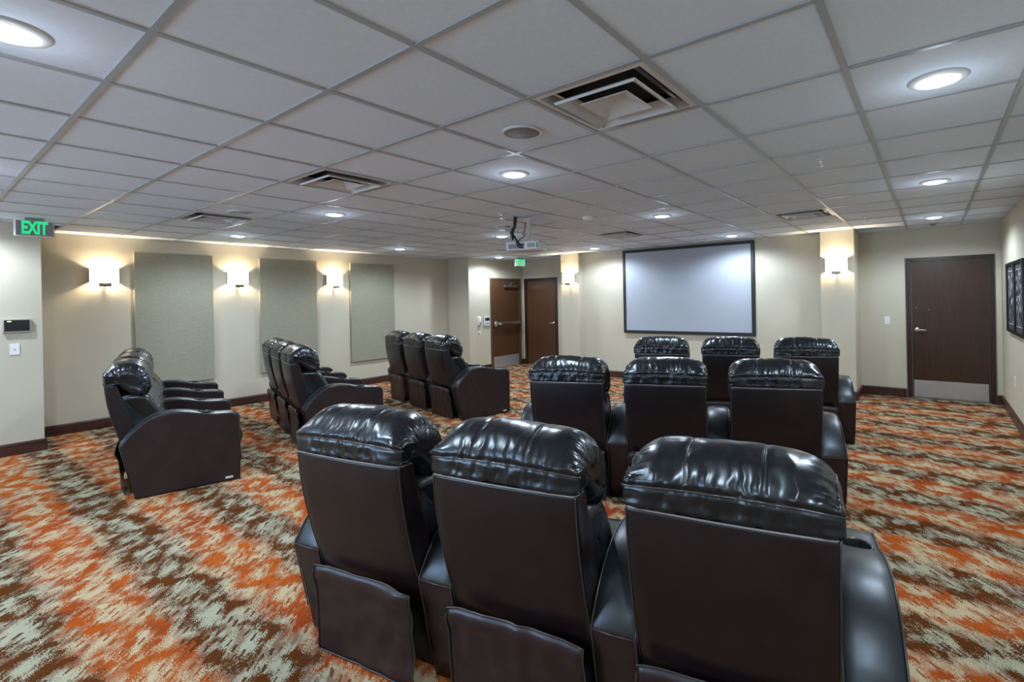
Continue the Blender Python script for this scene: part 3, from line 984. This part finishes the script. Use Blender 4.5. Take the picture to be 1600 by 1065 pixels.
tube('power_cable', [Vector(q) for q in bez([(0.00, -0.03, top - 0.05), (-0.005, -0.04, top - 0.12), (-0.015, -0.05, top - 0.18), (0.00, -0.08, top - 0.21), (-0.03, -0.14, 0.125), (-0.045, -0.158, 0.085), (-0.045, -0.152, 0.06)])], 0.005, M['cable'], t)
cable('cable_tie', [pjp(-0.125, -0.175, top - 0.165), pjp(-0.105, -0.18, top - 0.17), pjp(-0.085, -0.175, top - 0.168)], 0.007, 'cable')
tag(cab, 'black cables hanging from the ceiling down to the projector', 'cables')

# ------------------------------------------------------------------ recliners
PITCH = 0.735

def closed_cr(pts, n):
    """closed catmull-rom resampled to n points by arc length"""
    P = [Vector((p[0], p[1])) for p in pts]
    m = len(P)
    dense = []
    for i in range(m):
        a, b, c, d = P[i - 1], P[i], P[(i + 1) % m], P[(i + 2) % m]
        for k in range(16):
            u = k / 16
            dense.append((0.5 * ((2 * b) + (c - a) * u + (2 * a - 5 * b + 4 * c - d) * u * u + (3 * b - a - 3 * c + d) * u ** 3), i + u))
    L = [0.0]
    for i in range(len(dense)):
        L.append(L[-1] + (dense[(i + 1) % len(dense)][0] - dense[i][0]).length)
    out = []
    j = 0
    for k in range(n):
        s = L[-1] * k / n
        while L[j + 1] < s:
            j += 1
        f = (s - L[j]) / max(1e-9, L[j + 1] - L[j])
        p = dense[j][0].lerp(dense[(j + 1) % len(dense)][0], f)
        out.append((p, dense[j][1] + f / 16))
    return out

def cushion(name, prof, half, rad, nprof, nlat, mat, parent, disp=None, inset_w=None, cap_in=0.04, crown=None):
    """closed (y,z) profile swept along x with rounded ends; returns object and point grid"""
    pr = closed_cr(prof, nprof)
    pts = [p for p, _ in pr]
    par = [q for _, q in pr]
    nrm = []
    area = sum(pts[i].x * pts[(i + 1) % nprof].y - pts[(i + 1) % nprof].x * pts[i].y for i in range(nprof))
    sg = 1 if area > 0 else -1
    for i in range(nprof):
        t = pts[(i + 1) % nprof] - pts[i - 1]
        nrm.append(Vector((t.y, -t.x)).normalized() * sg)
    st = []
    nround = 9
    st.append((-half + 0.006, rad + cap_in))
    for k in range(nround):
        a = math.pi / 2 * (1 - k / nround)
        st.append((-half + rad - rad * math.sin(a), rad * (1 - math.cos(a))))
    for k in range(nlat + 1):
        st.append(((-half + rad) + (2 * (half - rad)) * k / nlat, 0.0))
    for k in range(1, nround + 1):
        a = math.pi / 2 * k / nround
        st.append((half - rad + rad * math.sin(a), rad * (1 - math.cos(a))))
    st.append((half - 0.006, rad + cap_in))
    verts, faces = [], []
    grid = []
    for x, ins in st:
        ring = []
        for i in range(nprof):
            w = inset_w(par[i]) if inset_w else 1.0
            p = pts[i] - nrm[i] * ins * w
            d = disp(x, par[i], pts[i], ins) if disp else 0.0
            p = p + nrm[i] * d
            z = p.y
            if crown:
                z += crown(x, p)
            v = Vector((x, p.x, z))
            ring.append(v)
            verts.append(v)
        grid.append(ring)
    ns = len(st)
    for s in range(ns - 1):
        for i in range(nprof):
            j = (i + 1) % nprof
            faces.append((s * nprof + i, s * nprof + j, (s + 1) * nprof + j, (s + 1) * nprof + i))
    for s, x in ((0, -1), (ns - 1, 1)):
        c = Vector((0, 0, 0))
        for v in grid[s]:
            c += v
        c /= nprof
        c.x += x * 0.010
        verts.append(c)
        ci = len(verts) - 1
        for i in range(nprof):
            j = (i + 1) % nprof
            faces.append((s * nprof + j, s * nprof + i, ci) if s == 0 else (s * nprof + i, s * nprof + j, ci))
    bm = bmesh.new()
    vv = [bm.verts.new(v) for v in verts]
    for f in faces:
        bm.faces.new([vv[q] for q in f])
    o = bm_obj(name, bm, mat, parent, True)
    return o, grid, par

def nz(x, y, z=0.0):
    return noise.noise(Vector((x, y, z)))

def ridged(x, y, z=0.0):
    return 1.0 - 2.0 * abs(nz(x, y, z))

HEAD = [(-0.184, 0.908), (-0.189, 0.940), (-0.188, 0.976), (-0.172, 1.012), (-0.132, 1.050), (-0.075, 1.074), (-0.010, 1.072), (0.050, 1.040), (0.090, 0.985),
        (0.106, 0.915), (0.103, 0.855), (0.082, 0.812), (0.020, 0.800), (-0.060, 0.850), (-0.120, 0.895)]
LUMB = [(0.070, 0.815), (0.115, 0.775), (0.160, 0.700), (0.205, 0.610), (0.235, 0.530), (0.235, 0.465), (0.180, 0.430), (0.060, 0.450), (-0.040, 0.560), (-0.090, 0.720), (-0.085, 0.810), (0.0, 0.825)]
SEAT = [(0.10, 0.455), (0.25, 0.478), (0.45, 0.482), (0.62, 0.474), (0.695, 0.445), (0.710, 0.395), (0.690, 0.345), (0.45, 0.320), (0.15, 0.320), (0.08, 0.380)]
FOOT1 = [(0.655, 0.440), (0.705, 0.445), (0.738, 0.405), (0.748, 0.355), (0.735, 0.295), (0.705, 0.268), (0.655, 0.272)]
FOOT2 = [(0.655, 0.262), (0.700, 0.260), (0.732, 0.225), (0.738, 0.165), (0.728, 0.110), (0.700, 0.080), (0.655, 0.080)]

ARM = [(0.0, 0.008), (-0.022, 0.12), (-0.052, 0.27), (-0.085, 0.430), (-0.082, 0.448), (-0.035, 0.515), (0.010, 0.562), (0.045, 0.592), (0.085, 0.620), (0.13, 0.642), (0.18, 0.656), (0.235, 0.662), (0.30, 0.657), (0.36, 0.645), (0.42, 0.629),
       (0.48, 0.614), (0.54, 0.603), (0.60, 0.599), (0.655, 0.594), (0.692, 0.582), (0.712, 0.560), (0.714, 0.30), (0.708, 0.008)]

def make_arm_mesh():
    hw = 0.080
    pts = [Vector(p) for p in ARM]
    m = len(pts)
    nrm = []
    for i in range(m):
        t = (pts[(i + 1) % m] - pts[i]).normalized() + (pts[i] - pts[i - 1]).normalized()
        nrm.append(Vector((-t.y, t.x)).normalized())
    area = sum(pts[i].x * pts[(i + 1) % m].y - pts[(i + 1) % m].x * pts[i].y for i in range(m))
    if area > 0:
        nrm = [-n for n in nrm]
    bm = bmesh.new()
    rings = []
    for x, ins, topd in ((-hw, 0.010, 0), (-hw + 0.003, 0.004, 0), (-hw + 0.010, 0.0, 0.0), (-hw * 0.5, 0, 0.005), (0, 0, 0.007), (hw * 0.5, 0, 0.005), (hw - 0.010, 0.0, 0.0), (hw - 0.003, 0.004, 0), (hw, 0.010, 0)):
        ring = []
        for i in range(m):
            p = pts[i] - nrm[i] * ins
            if 4 <= i <= 20:
                p = p + nrm[i] * topd
            ring.append(bm.verts.new((x, p.x, p.y)))
        rings.append(ring)
    for a, b in zip(rings, rings[1:]):
        for i in range(m):
            j = (i + 1) % m
            bm.faces.new((a[i], a[j], b[j], b[i]))
    bm.faces.new(rings[0])
    bm.faces.new(rings[-1][::-1])
    bmesh.ops.recalc_face_normals(bm, faces=bm.faces[:])
    me = bpy.data.meshes.new('armrest')
    bm.to_mesh(me)
    bm.free()
    me.polygons.foreach_set('use_smooth', [True] * len(me.polygons))
    me.materials.append(M['leather_side'])
    me.materials.append(M['leather_arm'])
    o = bpy.data.objects.new('armrest', me)
    COL.objects.link(o)
    # cut the cup hole
    bc = bmesh.new()
    add_lathe(bc, [(0.046, -0.075), (0.046, 0.05)], 28, (0.004, 0.460, 0.620))
    bmesh.ops.recalc_face_normals(bc, faces=bc.faces[:])
    mc = bpy.data.meshes.new('cut')
    bc.to_mesh(mc)
    bc.free()
    co = bpy.data.objects.new('cut', mc)
    COL.objects.link(co)
    md = o.modifiers.new('hole', 'BOOLEAN')
    md.operation = 'DIFFERENCE'
    md.solver = 'EXACT'
    md.object = co
    dg = bpy.context.evaluated_depsgraph_get()
    ev = bpy.data.meshes.new_from_object(o.evaluated_get(dg))
    bpy.data.objects.remove(o)
    bpy.data.objects.remove(co)
    # black top leather on upward faces, brown on the sides
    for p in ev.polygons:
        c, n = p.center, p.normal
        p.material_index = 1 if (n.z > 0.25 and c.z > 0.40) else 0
        if abs(n.x) > 0.95:
            p.use_smooth = False
    ev.name = 'armrest'
    return ev

ARM_MESH = make_arm_mesh()

def arm_outline(xs, off=0.0):
    return [(xs, p[0], p[1]) for p in ARM[3:21]]

def add_arm(parent, x, side_tag=False):
    a = bpy.data.objects.new('armrest', ARM_MESH)
    COL.objects.link(a)
    a.parent = parent
    a.location = (x, 0, 0)
    for s in (-1, 1):
        path = [(s * 0.0765, p[0] - 0.001, p[1] - 0.0005) for p in ARM[1:23]]
        v, f = tube_data(path, 0.0034, 6)
        mesh_obj('piping', v, f, M['piping'], a, True)
    v, f = tube_data([(-0.076, -0.0855, 0.437), (0.0, -0.090, 0.438), (0.076, -0.0855, 0.437)], 0.003, 6)
    mesh_obj('tip_seam', v, f, M['piping'], a, True)
    bm = bmesh.new()
    add_lathe(bm, [(0.039, -0.062), (0.0435, -0.060), (0.0445, 0.008), (0.046, 0.011), (0.050, 0.012), (0.053, 0.009), (0.053, 0.002), (0.0455, 0.001), (0.0455, -0.068), (0.0, -0.068), (0.0, -0.062)], 28, (0.004, 0.460, 0.618), cap=False)
    bm_obj('cup_holder', bm, M['blackplastic'], a, True)
    lathe('recline_button', [(0.015, 0.0), (0.015, 0.004), (0.011, 0.0065), (0.0, 0.007)], M['chrome'], a, 16, (0.000, 0.545, 0.6075), cap=False)
    if side_tag:
        box('cloth_tag', (0.0795, 0.600, 0.028), (0.0815, 0.655, 0.045), M['tag'], a)
    return a

def make_recliner(variant):
    sd = variant * 13.7
    t = empty('recliner')
    H = 0.287
    # outer back shell
    zs = [0.350, 0.40, 0.44, 0.50, 0.56, 0.62, 0.68, 0.74, 0.80, 0.86, 0.895, 0.906]
    def yr(z):
        return -0.180 + 0.108 * max(0.0, (0.906 - z) / 0.51) ** 1.6
    def yf(z):
        return -0.112 + (0.93 - z) * 0.30
    bm = bmesh.new()
    rings = []
    for z in zs:
        a, b = yr(z), yf(z)
        ring = []
        nb = 14
        r = 0.012
        for k in range(nb + 1):
            x = -H + r + (2 * H - 2 * r) * k / nb
            bulge = 0.010 * (1 - (x / H) ** 2) + 0.0018 * nz(x * 7 + sd, z * 6, sd)
            ring.append((x, a - bulge, z))
        ring.append((H - 0.003, a + 0.004, z))
        ring.append((H, a + r, z))
        for k in range(1, 6):
            f = k / 5
            ring.append((H - 0.004 * math.sin(math.pi * f), a + r + (b - a - r) * f, z))
        for k in range(1, 5):
            ring.append((H - 2 * H * k / 5, b, z))
        for k in range(5, -1, -1):
            f = k / 5
            ring.append((-H + 0.004 * math.sin(math.pi * f), a + r + (b - a - r) * f, z))
        ring.append((-H + 0.003, a + 0.004, z))
        rings.append([bm.verts.new(p) for p in ring])
    m = len(rings[0])
    for a, b in zip(rings, rings[1:]):
        for i in range(m):
            bm.faces.new((a[i], a[(i + 1) % m], b[(i + 1) % m], b[i]))
    bm.faces.new(rings[0])
    bm.faces.new(rings[-1][::-1])
    shell = bm_obj('back_shell', bm, M['leather_back'], t, True)
    # piping along the top seam and down the rear corners
    path = [(-H, -0.125, 0.907)] + [(-H + 0.001, -0.165, 0.907)] + [(-H + 0.012 + (2 * H - 0.024) * k / 16, -0.181 - 0.0105 * (1 - ((-H + 0.012 + (2 * H - 0.024) * k / 16) / H) ** 2), 0.907) for k in range(17)] + [(H - 0.001, -0.165, 0.907), (H, -0.125, 0.907)]
    v, f = tube_data(path, 0.0036, 6)
    mesh_obj('piping', v, f, M['seam'], shell, True)
    for s in (-1, 1):
        v, f = tube_data([(s * (H - 0.003), yr(z) + 0.003, z) for z in zs], 0.0028, 6)
        mesh_obj('piping', v, f, M['piping'], shell, True)

    # headrest pillow
    def hd(x, q, p, ins):
        d = 0.0
        top = 2.2 <= q <= 9.5
        if q <= 2.2 or q > 14:      # gusset band: vertical puckers
            d += 0.0055 * nz(x * 30 + sd, q * 0.7, sd) + 0.002 * nz(x * 60, q * 2, sd + 5)
        if 2.0 < q <= 5.2:          # gathers running up from the piping
            fall = math.exp(-(q - 2.0) / 1.4)
            d += 0.0125 * fall * ridged(x * 27 + sd + 0.8 * nz(x * 5, q), q * 0.35, sd) * (0.45 + 0.55 * min(1, abs(x) / 0.2))
        if 6.5 < q <= 12:
            fall = math.exp(-max(0.0, (11.0 - q)) / 1.3)
            d += 0.006 * fall * ridged(x * 20 + sd, q * 0.5, sd + 3)
        if top or q > 9:
            g = min(abs(x - 0.108), abs(x + 0.108))
            d += 0.0015 * (1 - math.exp(-(g / 0.03) ** 2)) - 0.003 * math.exp(-(g / 0.006) ** 2)
            d += 0.0045 * nz(x * 8 + sd, q * 0.6, sd + 9) + 0.0028 * nz(x * 24 + sd, q * 0.8, sd + 2)
        if ins > 0.003:             # puckered rounded ends
            d += 0.0105 * ridged(q * 2.6 + sd, ins * 6, sd) * min(1, ins / 0.03) * (1 if 2.2 < q < 13 else 0.3)
        if abs(q - 2.05) < 0.16:
            d -= 0.004
        return d
    def hw(q):
        if q < 2.4 or q > 14.2:
            return 0.22
        if q < 3.9:
            return 0.22 + 0.78 * (q - 2.4) / 1.5
        if q < 6.5:
            return 1.0
        if q < 9.5:
            return 1.0 - 0.40 * (q - 6.5) / 3.0
        return 0.60
    def crown(x, p):
        f = min(1.0, max(0.0, (p.y - 0.93) / 0.12))
        return f * (0.030 * (1 - abs(x / 0.30) ** 2.3) - 0.012)
    head, grid, par = cushion('headrest', HEAD, 0.298, 0.100, 132, 84, M['leather'], t, hd, hw, 0.012, crown)
    ki = min(range(len(par)), key=lambda i: abs(par[i] - 2.05))
    path = [g[ki] + Vector((0, -0.0005, 0)) for g in grid[1:-1]]
    v, f = tube_data(path, 0.0042, 6)
    mesh_obj('piping', v, f, M['piping'], head, True)
    # seam arching around each puckered end
    for si in (4, len(grid) - 5):
        path = [grid[si][i] for i in range(len(par)) if 2.3 <= par[i] <= 11.5]
        v, f = tube_data(path, 0.0030, 5)
        mesh_obj('end_seam', v, f, M['piping'], head, True)
    # stitched seams over the pillow
    for xs in (-0.108, 0.108):
        si = min(range(len(grid)), key=lambda s: abs(grid[s][0].x - xs) if 2 < s < len(grid) - 3 else 9)
        path = [grid[si][i] for i in range(len(par)) if 2.05 <= par[i] <= 11]
        path = [p + Vector((0, 0, 0.0005)) for p in path]
        v, f = tube_data(path, 0.0020, 5)
        mesh_obj('stitched_seam', v, f, M['piping'], head, True)

    # lumbar cushion with horizontal puckers
    def ld(x, q, p, ins):
        d = 0.004 * nz(x * 6 + sd, q * 2, sd)
        g = min(abs(x - 0.20), abs(x + 0.20))
        fall = math.exp(-g / 0.05)
        d += 0.012 * fall * ridged(q * 3.2 + sd, x * 4, sd)
        d -= 0.004 * math.exp(-(g / 0.006) ** 2)
        return d
    cushion('lumbar_cushion', LUMB, 0.284, 0.045, 84, 44, M['leather'], t, ld, None, 0.008)
    def sdp(x, q, p, ins):
        return 0.004 * nz(x * 8 + sd, q * 1.6, sd + 4)
    cushion('seat_cushion', SEAT, 0.283, 0.030, 36, 20, M['leather'], t, sdp)
    def fd(x, q, p, ins):
        return 0.0045 * ridged(x * 16 + sd, q * 0.6, sd)
    fr = empty('footrest', (0, 0, 0), 0, t)
    cushion('footrest_pad', FOOT1, 0.280, 0.020, 24, 30, M['leather'], fr, fd)
    cushion('footrest_pad', FOOT2, 0.280, 0.020, 24, 30, M['leather'], fr, fd)
    box('base', (-0.275, 0.03, 0.012), (0.275, 0.655, 0.315), M['dark'], t, 0.004)  # stands for the base frame; solid box shaped to occlude light

    # rear skirt: loose leather flap hung from the back
    nx, nzv = 26, 18
    W = 0.278
    verts, faces = [], []
    for side in (0, 1):
        for j in range(nzv + 1):
            fz = j / nzv
            for i in range(nx + 1):
                fx = i / nx
                x = -W + 2 * W * fx
                z = 0.400 - 0.388 * fz
                ztop = 0.012 * (abs(2 * fx - 1) ** 6)
                z -= ztop * (1 - fz)
                y = -0.108 + 0.012 * fz
                y -= 0.016 * math.exp(-((fz - 0.10) / 0.10) ** 2)
                wr = 0.0
                if variant == 0:
                    wr = 0.026 * ridged((fx * 2.2 + fz * 1.8) + sd, fz * 1.2 - fx * 0.8, sd) * max(0.0, fx - 0.35) * 1.5
                elif variant == 1:
                    wr = 0.010 * ridged(fx * 5 + sd, fz * 0.7, sd) * (1 - 0.6 * fz)
                else:
                    wr = 0.010 * ridged(fx * 3.2 + fz * 1.4 + sd, fz * 1.0, sd) * (0.35 + abs(fx - 0.5))
                    y += 0.05 * max(0.0, fx - 0.72) * fz * 2.2
                y -= wr + 0.003 * nz(fx * 8, fz * 8, sd)
                y += (0.003 if side else 0.0)
                verts.append((x, y, z))
    n1 = (nx + 1) * (nzv + 1)
    for j in range(nzv):
        for i in range(nx):
            a = j * (nx + 1) + i
            q = (a, a + 1, a + nx + 2, a + nx + 1)
            faces.append(q)
            faces.append(tuple(n1 + k for k in q[::-1]))
    loop = [i for i in range(nx + 1)] + [j * (nx + 1) + nx for j in range(1, nzv + 1)] + [nzv * (nx + 1) + i for i in range(nx - 1, -1, -1)] + [j * (nx + 1) for j in range(nzv - 1, 0, -1)]
    for k in range(len(loop)):
        a, b = loop[k], loop[(k + 1) % len(loop)]
        faces.append((a, b, n1 + b, n1 + a))
    bm = bmesh.new()
    vv = [bm.verts.new(p) for p in verts]
    for q in faces:
        bm.faces.new([vv[i] for i in q])
    sk = bm_obj('skirt', bm, M['leather_side'], t, True)
    path = [Vector(verts[i]) + Vector((0, -0.001, 0)) for i in loop]
    v, f = tube_data(path, 0.0030, 6, True)
    mesh_obj('piping', v, f, M['piping'], sk, True)
    add_arm(t, PITCH / 2, side_tag=True)
    return t

protos = [make_recliner(k) for k in range(3)]
row_info = [
    ('R1', (-1.229, 1.395), 11.1, 'in the nearest right-hand row'),
    ('R2', (-1.603, 3.431), 19.9, 'in the middle right-hand row'),
    ('R3', (-1.778, 5.440), 17.2, 'in the farthest right-hand row, before the screen'),
    ('L1', (-6.27, 1.42), -14.5, 'in the nearest left-hand row, by the control panel'),
    ('L2', (-6.33, 2.90), -15.0, 'in the middle left-hand row'),
    ('L3', (-6.00, 4.61), -13.3, 'in the farthest left-hand row, by the exit door'),
]
seat_words = ('left seat', 'middle seat', 'right seat')
first = [True, True, True]
for ri, (key, org, ang, where) in enumerate(row_info):
    a = math.radians(ang)
    right = Vector((math.cos(a), math.sin(a), 0))
    for k in range(3):
        vi = (k + (0 if key in ('R1', 'L3') else ri)) % 3
        if first[vi]:
            c = protos[vi]
            first[vi] = False
        else:
            c = dup_tree(protos[vi])
        p = Vector((org[0], org[1], 0)) + right * PITCH * (k - 1)
        c.location = p
        c.rotation_euler = (0, 0, a)
        c['chair_slot'] = k
        tag(c, 'black leather recliner, %s %s' % (seat_words[k], where), 'recliner', 'recliners %s' % where)
# the leftmost recliner of every row carries a second armrest
for o in [o for o in COL.objects if o.get('chair_slot') == 0]:
    add_arm(o, -PITCH / 2)
for o in COL.objects:
    if 'chair_slot' in o:
        del o['chair_slot']
